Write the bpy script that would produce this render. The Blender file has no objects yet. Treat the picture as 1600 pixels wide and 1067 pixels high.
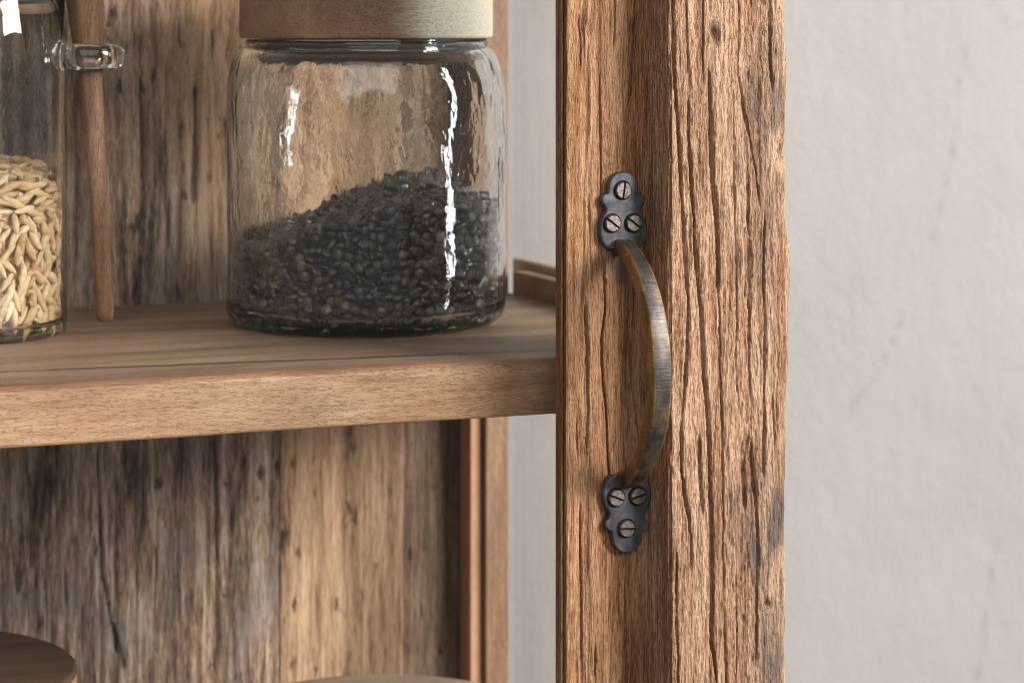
import bpy, math, random
import numpy as np
from mathutils import Vector, Matrix

random.seed(7)
S = bpy.context.scene
COL = S.collection
PI = math.pi

# ---------------------------------------------------------------- camera model
TH = math.radians(22.0)
CT, ST = math.cos(TH), math.sin(TH)
FPX = 3900.0                 # focal length in pixels of the 1600 px photograph
YH = 40.0                    # row of the eye-level line
D = 0.958                    # camera to the face of the door
SHELF_Y = 0.028
def _xc():
    u = 85.0 / FPX
    t = D / (CT - u * ST)
    return -t * (ST + u * CT)
XC = _xc()                   # the door stile's left edge is X = 0
_u = (436 - 800) / FPX
ZC = (581 - YH) / FPX * (D + SHELF_Y) / (CT - _u * ST)   # shelf top is Z = 0

def on_y(px, py, Y=0.0):
    u = (px - 800.0) / FPX
    t = (D + Y) / (CT - u * ST)
    return XC + t * (ST + u * CT), ZC - (py - YH) / FPX * t
def on_x(px, py, X):
    u = (px - 800.0) / FPX
    t = (X - XC) / (ST + u * CT)
    return -D + t * (CT - u * ST), ZC - (py - YH) / FPX * t
def on_z(px, py, Z=0.0):
    t = (ZC - Z) * FPX / (py - YH)
    u = (px - 800.0) / FPX
    return XC + t * (ST + u * CT), -D + t * (CT - u * ST), t
def at_t(px, py, t):
    u = (px - 800.0) / FPX
    return (XC + t * (ST + u * CT), -D + t * (CT - u * ST), ZC - (py - YH) / FPX * t)

# ---------------------------------------------------------------- noise
_tabs = {}
def vnoise(x, y, seed=0):
    if seed not in _tabs:
        _tabs[seed] = np.random.RandomState(seed + 11).rand(512, 512)
    T = _tabs[seed]
    xi = np.floor(x).astype(int); yi = np.floor(y).astype(int)
    fx = x - xi; fy = y - yi
    fx = fx * fx * (3 - 2 * fx); fy = fy * fy * (3 - 2 * fy)
    a = T[xi % 512, yi % 512]; b = T[(xi + 1) % 512, yi % 512]
    c = T[xi % 512, (yi + 1) % 512]; d = T[(xi + 1) % 512, (yi + 1) % 512]
    return (a * (1 - fx) + b * fx) * (1 - fy) + (c * (1 - fx) + d * fx) * fy
def fbm(x, y, seed=0, oct=4, gain=.5):
    s = 0; a = 1; n = 0
    for k in range(oct):
        s = s + a * vnoise(x * 2 ** k + 17.3 * k, y * 2 ** k + 5.1 * k, seed + k); n += a; a *= gain
    return s / n * 2 - 1
def sstep(a, b, x):
    t = np.clip((x - a) / (b - a), 0, 1)
    return t * t * (3 - 2 * t)

# ---------------------------------------------------------------- objects
def mesh_np(name, V, F, mat=None, parent=None, smooth=True, attrs=None):
    V = np.asarray(V, dtype=np.float32)
    me = bpy.data.meshes.new(name)
    if isinstance(F, np.ndarray):
        n, k = F.shape
        me.vertices.add(len(V)); me.vertices.foreach_set('co', V.ravel())
        me.loops.add(n * k); me.loops.foreach_set('vertex_index', F.astype(np.int32).ravel())
        me.polygons.add(n)
        me.polygons.foreach_set('loop_start', np.arange(0, n * k, k, dtype=np.int32))
        me.update(calc_edges=True); me.validate()
    else:
        me.from_pydata([tuple(v) for v in V.tolist()], [], F); me.update()
    for p in me.polygons: p.use_smooth = smooth
    if attrs:
        for k, v in attrs.items():
            at = me.attributes.new(k, 'FLOAT', 'POINT')
            at.data.foreach_set('value', np.asarray(v, dtype=np.float32).ravel())
    if mat: me.materials.append(mat)
    o = bpy.data.objects.new(name, me); COL.objects.link(o)
    if parent: o.parent = parent
    return o
def empty(name, loc=(0, 0, 0)):
    o = bpy.data.objects.new(name, None); COL.objects.link(o); o.location = loc
    o.empty_display_size = .01
    return o
def tag(o, label=None, cat=None, group=None, kind=None):
    if label: o['label'] = label
    if cat: o['category'] = cat
    if group: o['group'] = group
    if kind: o['kind'] = kind
    return o
def bevel(o, w, seg=3):
    m = o.modifiers.new('bevel', 'BEVEL'); m.width = w; m.segments = seg; m.limit_method = 'ANGLE'
    m.angle_limit = math.radians(40)
    return o
def box(name, lo, hi, mat, parent=None, bev=0.0):
    x0, y0, z0 = lo; x1, y1, z1 = hi
    V = [(x0,y0,z0),(x1,y0,z0),(x1,y1,z0),(x0,y1,z0),(x0,y0,z1),(x1,y0,z1),(x1,y1,z1),(x0,y1,z1)]
    F = [(3,2,1,0),(4,5,6,7),(0,1,5,4),(1,2,6,5),(2,3,7,6),(3,0,4,7)]
    o = mesh_np(name, V, F, mat, parent, smooth=False)
    if bev: bevel(o, bev)
    return o
def lathe(name, prof, mat, parent=None, seg=96, smooth=True, closed=False, wob=None):
    """prof: list of (r, z); r = 0 ends become poles."""
    V = []; F = []; rings = []
    for (r, z) in prof:
        if r <= 1e-6:
            rings.append([len(V)]); V.append((0, 0, z))
        else:
            k0 = len(V)
            for i in range(seg):
                a = 2 * PI * i / seg
                rr = r + (wob(a, z) if wob else 0)
                V.append((rr * math.cos(a), rr * math.sin(a), z))
            rings.append(list(range(k0, k0 + seg)))
    pairs = list(zip(rings[:-1], rings[1:]))
    if closed: pairs.append((rings[-1], rings[0]))
    for A, B in pairs:
        if len(A) == 1 and len(B) == 1: continue
        for i in range(seg):
            j = (i + 1) % seg
            if len(A) == 1: F.append((A[0], B[j], B[i]))
            elif len(B) == 1: F.append((A[i], A[j], B[0]))
            else: F.append((A[i], A[j], B[j], B[i]))
    return mesh_np(name, V, F, mat, parent, smooth)
def arc(cx, cz, r, a0, a1, n=8):
    return [(cx + r * math.cos(math.radians(a0 + (a1 - a0) * i / n)),
             cz + r * math.sin(math.radians(a0 + (a1 - a0) * i / n))) for i in range(n + 1)]

# ---------------------------------------------------------------- node helpers
class NT:
    def __init__(self, name):
        self.m = bpy.data.materials.new(name); self.m.use_nodes = True
        self.t = self.m.node_tree; self.t.nodes.clear()
        self.out = self.t.nodes.new('ShaderNodeOutputMaterial')
        self.tc = self.t.nodes.new('ShaderNodeTexCoord')
    def n(self, typ, props=None, **inp):
        nd = self.t.nodes.new(typ)
        for k, v in (props or {}).items(): setattr(nd, k, v)
        for k, v in inp.items(): self.set(nd, k.replace('_', ' '), v)
        return nd
    def set(self, nd, k, v):
        s = nd.inputs[int(k[1:])] if k[0] == '#' else nd.inputs[k]
        if isinstance(v, bpy.types.NodeSocket): self.t.links.new(v, s)
        else: s.default_value = v
    def coords(self, scale, loc=(0, 0, 0), rot=(0, 0, 0)):
        mp = self.n('ShaderNodeMapping')
        self.t.links.new(self.tc.outputs['Object'], mp.inputs['Vector'])
        mp.inputs['Scale'].default_value = scale; mp.inputs['Location'].default_value = loc
        mp.inputs['Rotation'].default_value = rot
        return mp.outputs[0]
    def noise(self, vec, scale=1, detail=4, rough=.55, dist=0):
        nd = self.n('ShaderNodeTexNoise', Scale=scale, Detail=detail, Roughness=rough, Distortion=dist)
        self.t.links.new(vec, nd.inputs['Vector'])
        return nd.outputs['Fac']
    def ramp(self, fac, stops, interp='LINEAR'):
        nd = self.n('ShaderNodeValToRGB'); cr = nd.color_ramp; cr.interpolation = interp
        while len(cr.elements) < len(stops): cr.elements.new(.5)
        for e, (p, c) in zip(cr.elements, stops):
            e.position = p
            e.color = (c, c, c, 1) if not hasattr(c, '__len__') else (*c, 1)
        self.t.links.new(fac, nd.inputs[0])
        return nd.outputs[0]
    def mix(self, fac, a, b, mode='MIX'):
        nd = self.n('ShaderNodeMix', {'data_type': 'RGBA', 'blend_type': mode})
        nd.clamp_factor = True
        for idx, v in ((0, fac), (6, a), (7, b)):
            if isinstance(v, bpy.types.NodeSocket): self.t.links.new(v, nd.inputs[idx])
            elif idx == 0: nd.inputs[0].default_value = v
            else: nd.inputs[idx].default_value = (*v, 1) if hasattr(v, '__len__') else (v, v, v, 1)
        return nd.outputs[2]
    def math(self, op, a, b=0.0, c=0.0):
        nd = self.n('ShaderNodeMath', {'operation': op})
        for i, v in enumerate((a, b, c)):
            if isinstance(v, bpy.types.NodeSocket): self.t.links.new(v, nd.inputs[i])
            else: nd.inputs[i].default_value = v
        return nd.outputs[0]
    def attr(self, name):
        nd = self.n('ShaderNodeAttribute'); nd.attribute_name = name
        return nd.outputs['Fac']
    def bump(self, h, dist, strength=1.0, normal=None):
        nd = self.n('ShaderNodeBump', Strength=strength, Distance=dist)
        self.t.links.new(h, nd.inputs['Height'])
        if normal: self.t.links.new(normal, nd.inputs['Normal'])
        return nd.outputs[0]
    def pbr(self, color, rough=.6, normal=None, metal=0.0, spec=.5, **kw):
        p = self.n('ShaderNodeBsdfPrincipled')
        for k, v in (('Base Color', color), ('Roughness', rough), ('Metallic', metal), ('Specular IOR Level', spec)):
            if isinstance(v, bpy.types.NodeSocket): self.t.links.new(v, p.inputs[k])
            elif k == 'Base Color': p.inputs[k].default_value = (*v, 1)
            else: p.inputs[k].default_value = v
        if normal: self.t.links.new(normal, p.inputs['Normal'])
        for k, v in kw.items(): p.inputs[k.replace('_', ' ')].default_value = v
        self.t.links.new(p.outputs[0], self.out.inputs['Surface'])
        return self.m

def srgb(r, g, b):
    f = lambda c: (c / 255 / 12.92) if c / 255 <= .04045 else ((c / 255 + .055) / 1.055) ** 2.4
    return (f(r), f(g), f(b))

# ---------------------------------------------------------------- materials
def m_rustic(name, dark, mid, light, grey):
    """old split hardwood, grain along Z"""
    q = NT(name)
    w = q.noise(q.coords((11, 11, 6)), 1, 4)
    g1 = q.noise(q.coords((170, 170, 9)), 1, 5, .62, .3)
    g2 = q.noise(q.coords((800, 800, 42)), 1, 4, .65, .2)
    g3 = q.noise(q.coords((2300, 2300, 190)), 1, 3, .65)
    gr = q.noise(q.coords((1500, 1500, 900)), 1, 3, .65)
    f = q.math('ADD', q.math('ADD', q.math('MULTIPLY', g1, .40), q.math('MULTIPLY', g2, .34)), q.math('MULTIPLY', g3, .26))
    c = q.ramp(f, [(.39, dark), (.485, mid), (.575, light)])
    c = q.mix(1.0, c, q.ramp(w, [(.33, .80), (.66, 1.16)]), 'MULTIPLY')
    c = q.mix(q.attr('pale'), c, q.mix(g2, tuple(x * .8 for x in light), tuple(min(1, x * 1.4) for x in light)))
    c = q.mix(q.attr('grey'), c, q.mix(f, tuple(x * .25 for x in grey), tuple(x * .95 for x in grey)))
    c = q.mix(q.math('MULTIPLY', q.ramp(g3, [(.38, 1.0), (.47, 0.0)]), .55), c, tuple(x * .8 for x in dark))
    c = q.mix(q.math('MULTIPLY', q.ramp(gr, [(.60, 0.0), (.72, 1.0)]), .35), c, tuple(min(1, x * 1.25) for x in light))
    c = q.mix(q.math('MULTIPLY', q.attr('dark_mask'), .7), c, tuple(x * .4 for x in dark))  # darkness inside cracks and holes, put into the colour
    n = q.bump(g2, .0020, .9)
    n = q.bump(g3, .0010, 1.0, n)
    n = q.bump(gr, .0006, .8, n)
    return q.pbr(c, .8, n, spec=.22)

def m_mango(name, axis, dark, mid, light, red=None, rough=.55, fleck=.6, line=None, two=None):
    """smooth open-pored wood with short dark flecks; axis 0/1/2 = grain direction"""
    q = NT(name)
    def sc(a, l):
        s = [a, a, a]; s[axis] = l
        return tuple(s)
    g1 = q.noise(q.coords(sc(42, 5)), 1, 4, .55, .6)
    g2 = q.noise(q.coords(sc(420, 30)), 1, 4, .6, .2)
    c = q.ramp(q.math('ADD', q.math('MULTIPLY', g1, .65), q.math('MULTIPLY', g2, .35)),
               [(.34, dark), (.50, mid), (.64, light)])
    fl = q.noise(q.coords(sc(2300, 300)), 1, 3, .55, 1.0)
    fm = q.ramp(fl, [(.54, 0.0), (.62, 1.0)])
    c = q.mix(q.math('MULTIPLY', fm, fleck), c, tuple(x * .62 for x in (red or dark)))
    dr = q.noise(q.coords(sc(16, 6), (2, 5, 1)), 1, 3, .5, .8)
    c = q.mix(1.0, c, q.ramp(dr, [(.34, .82), (.66, 1.18)]), 'MULTIPLY')
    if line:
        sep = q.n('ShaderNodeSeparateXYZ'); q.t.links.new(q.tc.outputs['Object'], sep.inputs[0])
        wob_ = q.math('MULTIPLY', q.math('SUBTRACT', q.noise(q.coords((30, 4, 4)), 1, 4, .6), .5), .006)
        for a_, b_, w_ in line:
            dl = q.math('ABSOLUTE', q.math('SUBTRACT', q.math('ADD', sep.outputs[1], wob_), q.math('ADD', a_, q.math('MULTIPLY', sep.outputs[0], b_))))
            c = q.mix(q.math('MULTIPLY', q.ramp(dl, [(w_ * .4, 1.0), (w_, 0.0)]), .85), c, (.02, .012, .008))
    if two:  # pale right side: sapwood tone plus the light falling there, both in the colour
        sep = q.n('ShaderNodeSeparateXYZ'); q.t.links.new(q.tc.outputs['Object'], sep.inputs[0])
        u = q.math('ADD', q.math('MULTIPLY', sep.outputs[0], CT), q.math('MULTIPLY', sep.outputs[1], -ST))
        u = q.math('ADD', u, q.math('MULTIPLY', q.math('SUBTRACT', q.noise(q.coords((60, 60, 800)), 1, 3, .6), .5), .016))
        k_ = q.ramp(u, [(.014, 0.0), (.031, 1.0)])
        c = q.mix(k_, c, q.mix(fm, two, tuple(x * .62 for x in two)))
    n = q.bump(q.math('ADD', q.math('MULTIPLY', fm, -.6), g2), .00035, .6)
    rr = q.ramp(g1, [(.3, rough + .1), (.7, rough - .08)])
    return q.pbr(c, rr, n, spec=.4)

def m_backboard():
    q = NT('weathered_boards')
    tone = q.attr('tone'); grey = q.attr('greyness')
    g1 = q.noise(q.coords((95, 95, 8)), 1, 5, .62, .5)
    g2 = q.noise(q.coords((420, 420, 30)), 1, 5, .68, .3)
    g3 = q.noise(q.coords((900, 900, 160)), 1, 3, .6)
    bl = q.noise(q.coords((38, 38, 22)), 1, 5, .65)
    f = q.math('ADD', q.math('ADD', q.math('MULTIPLY', g1, .42), q.math('MULTIPLY', g2, .36)), q.math('MULTIPLY', g3, .22))
    tan = q.ramp(f, [(.36, (.06, .030, .016)), (.46, (.26, .155, .088)), (.58, (.46, .305, .19))])
    gry = q.ramp(f, [(.39, (.022, .015, .012)), (.45, (.125, .088, .067)), (.50, (.26, .168, .112)), (.55, (.41, .315, .25)), (.61, (.52, .435, .37))])
    c = q.mix(grey, tan, gry)
    c = q.mix(q.math('MULTIPLY', q.math('MULTIPLY', q.ramp(bl, [(.50, 0.0), (.62, 1.0)]), grey), .55), c, q.mix(g2, (.10, .085, .085), (.30, .265, .25)))
    c = q.mix(q.math('MULTIPLY', q.ramp(q.noise(q.coords((130, 130, 40), (3, 1, 2)), 1, 4, .65), [(.60, 0.0), (.68, 1.0)]), .8), c, (.025, .016, .012))
    c = q.mix(1.0, c, q.ramp(tone, [(0, 0.0), (1, 2.0)]), 'MULTIPLY')
    c = q.mix(q.math('MULTIPLY', q.attr('dark_mask'), .9), c, (.02, .013, .01))  # crack and hole darkness put into the board colour
    n = q.bump(f, .003, .9)
    return q.pbr(c, .75, n, spec=.25)

def m_plaster():
    q = NT('painted_plaster')
    a = q.noise(q.coords((7, 7, 7)), 1, 5, .6)
    b = q.noise(q.coords((3, 3, 2), (4, 2, 1)), 1, 3, .5)
    c = q.mix(q.ramp(a, [(.38, 0.0), (.68, 1.0)]), (.295, .284, .275), (.312, .306, .297))
    c = q.mix(q.math('MULTIPLY', q.ramp(b, [(.45, 0.0), (.7, 1.0)]), .5), c, (.312, .283, .275))
    # a few hairline cracks, slightly darker
    wv = q.noise(q.coords((5, 5, 5), (2.3, 0, 1.1)), 1, 5, .6)
    cr = q.math('ABSOLUTE', q.math('SUBTRACT', q.attr('crack'), 0.0))
    c = q.mix(q.math('MULTIPLY', cr, .8), c, (.235, .218, .208))
    sp = q.noise(q.coords((190, 190, 190)), 1, 3, .5)
    spm = q.math('MULTIPLY', q.ramp(sp, [(.66, 0.0), (.74, 1.0)]), q.ramp(a, [(.5, 0.0), (.6, 1.0)]))
    c = q.mix(q.math('MULTIPLY', spm, .35), c, (.285, .27, .26))
    h = q.math('ADD', q.noise(q.coords((35, 35, 22)), 1, 5, .55), q.math('MULTIPLY', cr, -.3))
    h = q.math('ADD', h, q.math('MULTIPLY', q.noise(q.coords((160, 160, 130)), 1, 4, .6), .25))
    n = q.bump(h, .005, .45)
    return q.pbr(c, .85, n, spec=.2)

def m_glass(name, tint=(1, 1, 1), wavy=0.0, ior=1.5, rough=0.0, base=None):
    q = NT(name)
    g = q.n('ShaderNodeBsdfGlass', IOR=ior, Roughness=rough)
    g.inputs['Color'].default_value = (*tint, 1)
    if base:
        sep = q.n('ShaderNodeSeparateXYZ'); q.t.links.new(q.tc.outputs['Object'], sep.inputs[0])
        q.t.links.new(q.mix(q.ramp(q.math('MULTIPLY', sep.outputs[2], 50), [(.12, 1.0), (.42, 0.0)]), tint, base), g.inputs['Color'])
    if wavy:
        a = q.noise(q.coords((70, 70, 38)), 1, 2, .5, .4)
        b = q.noise(q.coords((210, 210, 150)), 1, 2, .5)
        sp = q.n('ShaderNodeTexVoronoi', Scale=130)
        q.t.links.new(q.coords((1, 1, .55)), sp.inputs['Vector'])
        dots = q.ramp(sp.outputs['Distance'], [(.0, 1.0), (.22, 0.0)])
        h = q.math('ADD', q.math('ADD', a, q.math('MULTIPLY', b, .22)), q.math('MULTIPLY', dots, .05))
        n = q.bump(h, .0042 * wavy, 1.0)
        q.t.links.new(n, g.inputs['Normal'])
    q.t.links.new(g.outputs[0], q.out.inputs['Surface'])
    return q.m

def m_pane():
    """thin flat window glass: clear with a Fresnel reflection"""
    q = NT('window_glass')
    geo = q.n('ShaderNodeNewGeometry')
    lw = q.n('ShaderNodeFresnel')
    q.t.links.new(q.math('ADD', 1.38, q.math('MULTIPLY', geo.outputs['Backfacing'], 1 / 1.38 - 1.38)), lw.inputs['IOR'])
    tr = q.n('ShaderNodeBsdfTransparent'); tr.inputs[0].default_value = (.994, .996, .994, 1)
    gl = q.n('ShaderNodeBsdfGlossy', Roughness=.02)
    mx = q.n('ShaderNodeMixShader')
    q.t.links.new(lw.outputs[0], mx.inputs[0]); q.t.links.new(tr.outputs[0], mx.inputs[1]); q.t.links.new(gl.outputs[0], mx.inputs[2])
    q.t.links.new(mx.outputs[0], q.out.inputs['Surface'])
    return q.m

def m_iron():
    q = NT('blackened_iron')
    a = q.noise(q.coords((140, 140, 140)), 1, 4, .6)
    b = q.noise(q.coords((900, 900, 900)), 1, 3, .6)
    c = q.ramp(a, [(.35, (.06, .061, .072)), (.55, (.115, .117, .135)), (.72, (.19, .18, .18))])
    d2 = q.noise(q.coords((260, 260, 260), (1, 2, 3)), 1, 5, .65)
    c = q.mix(q.math('MULTIPLY', q.ramp(d2, [(.52, 0.0), (.66, 1.0)]), .55), c, (.10, .068, .045))
    r = q.ramp(d2, [(.3, .36), (.7, .64)])
    return q.pbr(c, r, q.bump(q.math('ADD', a, q.math('MULTIPLY', b, .25)), .0006, .5), metal=.45, spec=.45)

def m_grip():
    """worn bar: bluish steel on the front, brass showing on sides and edges"""
    q = NT('worn_bronze')
    e = q.attr('edge')
    a = q.noise(q.coords((160, 160, 60)), 1, 5, .65)
    br = q.noise(q.coords((90, 90, 1700)), 1, 3, .6)
    steel = q.ramp(a, [(.32, (.04, .036, .040)), (.5, (.095, .083, .077)), (.7, (.165, .138, .112))])
    brass = q.ramp(a, [(.3, (.12, .075, .03)), (.5, (.33, .21, .08)), (.7, (.48, .32, .14))])
    m = q.math('ADD', e, q.math('MULTIPLY', q.math('SUBTRACT', a, .5), .9))
    c = q.mix(q.ramp(m, [(.35, 0.0), (.65, 1.0)]), steel, brass)
    c = q.mix(q.math('MULTIPLY', q.attr('patina'), q.ramp(a, [(.3, 1.0), (.65, .45)])), c, (.07, .065, .075))
    c = q.mix(q.math('MULTIPLY', q.ramp(br, [(.45, 0.0), (.62, 1.0)]), .28), c, (.08, .065, .05))
    r = q.ramp(br, [(.3, .42), (.7, .58)])
    return q.pbr(c, r, q.bump(q.math('ADD', br, q.math('MULTIPLY', a, .6)), .00022, .6), metal=.85, spec=.5)

def m_screw():
    q = NT('screw_steel')
    a = q.noise(q.coords((700, 700, 700)), 1, 4, .6)
    c = q.ramp(a, [(.3, (.12, .10, .085)), (.55, (.26, .225, .20)), (.75, (.38, .345, .31))])
    return q.pbr(c, .42, q.bump(a, .0003, .5), metal=.8)

def m_plain(name, c, rough=.6, metal=0.0, spec=.4):
    q = NT(name)
    a = q.noise(q.coords((60, 60, 60)), 1, 4, .6)
    col = q.mix(a, tuple(x * .82 for x in c), tuple(min(1, x * 1.15) for x in c))
    return q.pbr(col, rough, None, metal, spec)

def m_seed(name, stops, rough, sub=0.0):
    q = NT(name)
    oi = q.n('ShaderNodeObjectInfo')
    rnd = q.math('FRACT', q.math('ADD', oi.outputs['Random'], q.attr('seedvar')))
    c = q.ramp(rnd, stops)
    a = q.noise(q.coords((420, 420, 420)), 1, 3, .6)
    c = q.mix(1.0, c, q.ramp(a, [(.3, .82), (.7, 1.15)]), 'MULTIPLY')
    return q.pbr(c, rough, q.bump(a, .0002, .4), spec=.5)

M_POST = m_rustic('split_old_timber', (.18, .078, .038), (.39, .214, .124), (.61, .405, .272), (.20, .172, .155))
M_STILE = m_rustic('old_brown_timber', (.16, .060, .025), (.37, .18, .085), (.54, .32, .18), (.17, .145, .13))
M_SHELF = m_mango('mango_wood_shelf', 0, (.26, .13, .064), (.40, .24, .135), (.53, .375, .245), red=(.27, .14, .07))
M_ARRIS = m_mango('oiled_edge', 0, (.17, .072, .032), (.29, .14, .072), (.42, .24, .14), rough=.45, fleck=.4)
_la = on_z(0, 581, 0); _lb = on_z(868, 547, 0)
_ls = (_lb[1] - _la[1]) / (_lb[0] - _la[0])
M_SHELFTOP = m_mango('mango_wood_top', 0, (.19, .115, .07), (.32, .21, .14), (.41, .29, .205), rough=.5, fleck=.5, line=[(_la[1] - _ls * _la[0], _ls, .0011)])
M_LID = m_mango('lid_wood', 0, (.16, .085, .05), (.24, .14, .085), (.34, .215, .14), rough=.5, fleck=.7)
M_LID2 = m_mango('two_tone_lit_lid_wood', 0, (.23, .12, .065), (.33, .19, .11), (.42, .26, .16), rough=.5, fleck=.7, two=(.66, .60, .48))
M_FRAME = m_mango('frame_wood', 2, (.20, .105, .055), (.30, .175, .10), (.40, .25, .155), rough=.5, fleck=.5)
M_BEAD = m_mango('bead_wood', 2, (.42, .20, .105), (.54, .28, .165), (.62, .36, .22), rough=.5, fleck=.2)
M_SPOON = m_mango('spoon_wood', 2, (.065, .028, .012), (.16, .082, .040), (.30, .18, .10), rough=.55, fleck=.7)
M_DARKLID = m_mango('brown_lid_wood', 0, (.10, .055, .03), (.15, .09, .052), (.20, .125, .075), rough=.5, fleck=.25)
M_PALELID = m_mango('pale_lid_wood', 0, (.34, .25, .175), (.43, .335, .25), (.50, .41, .32), rough=.6, fleck=.3)
M_BACK = m_backboard()
M_WALL = m_plaster()
M_JAR = m_glass('hand_blown_glass', (.985, .993, .99), .12, base=(.90, .972, .972))
M_JAR2 = m_glass('clear_glass', (.985, .995, .99), .06)
M_RING = m_glass('thick_glass', (.97, .985, .98), .1)
M_PANE = m_pane()
M_IRON = m_iron(); M_GRIP = m_grip(); M_SCREW = m_screw()
M_SLOT = m_plain('slot_grime', (.012, .010, .009), .8)
M_GASKET = m_plain('grey_gasket', (.10, .10, .105), .55)
M_LENTIL = m_seed('lentil_skin', [(0, (.018, .018, .018)), (.3, (.046, .044, .044)), (.55, (.076, .073, .072)), (.85, (.112, .106, .096)), (.97, (.18, .16, .115))], .3)
M_ORZO = m_seed('dry_pasta', [(0, (.50, .325, .165)), (.5, (.62, .43, .24)), (1, (.72, .56, .36))], .5)

# ---------------------------------------------------------------- the wall
def build_wall():
    Y = 0.43
    xs = np.linspace(-1.2, 1.6, 561); zs = np.linspace(-1.0, .8, 361)
    X, Z = np.meshgrid(xs, zs, indexing='ij')
    crack = np.zeros_like(X)
    lines = [[(1516, 0), (1500, 130), (1485, 230), (1470, 300), (1450, 420)],
             [(1540, 0), (1575, 35), (1600, 55)],
             [(1400, 500), (1375, 570), (1345, 610), (1325, 650)],
             [(1560, 850), (1540, 960), (1530, 1060)]]
    for L in lines:
        P = [on_y(a, b, Y) for a, b in L]
        for (x0, z0), (x1, z1) in zip(P[:-1], P[1:]):
            dx, dz = x1 - x0, z1 - z0
            Xq = X + .004 * fbm(X * 30, Z * 30, 71, 3); t = np.clip(((Xq - x0) * dx + (Z - z0) * dz) / (dx * dx + dz * dz), 0, 1)
            d = np.hypot(Xq - x0 - t * dx, Z - z0 - t * dz)
            crack = np.maximum(crack, np.exp(-(d / .0013) ** 2) * (.35 + .65 * vnoise(X * 60, Z * 60, 3)))
    nx, nz = X.shape
    V = np.stack([X, np.full_like(X, Y) + .004 * fbm(X * 4, Z * 4, 5, 3), Z], -1).reshape(-1, 3)
    i = np.arange(nx * nz).reshape(nx, nz)
    F = np.stack([i[:-1, :-1], i[1:, :-1], i[1:, 1:], i[:-1, 1:]], -1).reshape(-1, 4)
    w = mesh_np('plaster_wall', V, F, M_WALL, None, True, {'crack': crack})
    m = w.modifiers.new('thick', 'SOLIDIFY'); m.thickness = .05; m.offset = -1
    tag(w, 'pale warm grey plaster wall with faint hairline cracks behind the cabinet', 'wall')
build_wall()

# ---------------------------------------------------------------- the cabinet
CAB = tag(empty('display_cabinet', (0, 0, 0)),
          'rustic reclaimed wood display cabinet with glass door and dark iron pull handle', 'cabinet')

def resample_profile(pts, radii, steps):
    """closed 2D loop with rounded corners -> points, outward normals, arc length; steps = spacing per edge"""
    n = len(pts); out = []
    for i in range(n):
        p0 = Vector(pts[i - 1]); p = Vector(pts[i]); p1 = Vector(pts[(i + 1) % n]); r = radii[i]
        a = (p0 - p).normalized(); b = (p1 - p).normalized()
        if r > 0:
            s = p + a * r; e = p + b * r
            k = 10
            for j in range(k + 1):
                t = j / k
                out.append((s * (1 - t) ** 2 + p * 2 * t * (1 - t) + e * t * t, None))
        else:
            out.append((p, None))
        q0 = out[-1][0]
        rn = radii[(i + 1) % n]
        q1 = p1 - b * rn
        L = (q1 - q0).length; m = max(1, int(L / steps[i]))
        for j in range(1, m): out.append((q0.lerp(q1, j / m), None))
    P = np.array([[v[0].x, v[0].y] for v in out])
    keep = np.r_[True, np.hypot(*(np.diff(P, axis=0)).T) > 1e-5]; P = P[keep]
    T = np.roll(P, -1, 0) - np.roll(P, 1, 0)
    T /= np.hypot(T[:, 0], T[:, 1])[:, None]
    Nn = np.stack([T[:, 1], -T[:, 0]], -1)
    area = 0.5 * np.sum(P[:, 0] * np.roll(P[:, 1], -1) - np.roll(P[:, 0], -1) * P[:, 1])
    if area < 0: Nn = -Nn
    s = np.r_[0, np.cumsum(np.hypot(*np.diff(P, axis=0).T))]
    return P, Nn, s

def crack_field(X, Z, cracks, Y, wig=.0007, seed=31):
    """depth map (0..1 of depth) for cracks given as (pts_px, width_mm, depth_mm)"""
    d_all = np.zeros_like(X); dark = np.zeros_like(X)
    Xw = X + wig * fbm(X * 30, Z * 40, seed, 3) + wig * .55 * fbm(X * 300, Z * 380, seed + 5, 3, .65)
    for k, (L, w, dep) in enumerate(cracks):
        P = [on_y(a, b, Y) for a, b in L]
        P.sort(key=lambda p: p[1])
        zz = np.array([p[1] for p in P]); xx = np.array([p[0] for p in P])
        cx = np.interp(Z, zz, xx)
        ends = sstep(zz[0] - .002, zz[0] + .009, Z) * (1 - sstep(zz[-1] - .009, zz[-1] + .002, Z))
        ww = .72 * w * 1e-3 * (.55 + .9 * vnoise(Z * 70 + k * 9.1, Z * 0 + k, seed + 9)) * (.25 + .75 * ends)
        u = (Xw - cx) / ww
        # steep left wall, softer right wall
        pr = np.exp(-np.where(u < 0, (u * 1.25) ** 2, (u * .9) ** 2) ** 1.3)
        v = pr * ends * dep * 1e-3
        d_all = np.maximum(d_all, v)
        dark = np.maximum(dark, pr * ends * min(1, dep / 2.2))
    return d_all, dark

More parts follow.
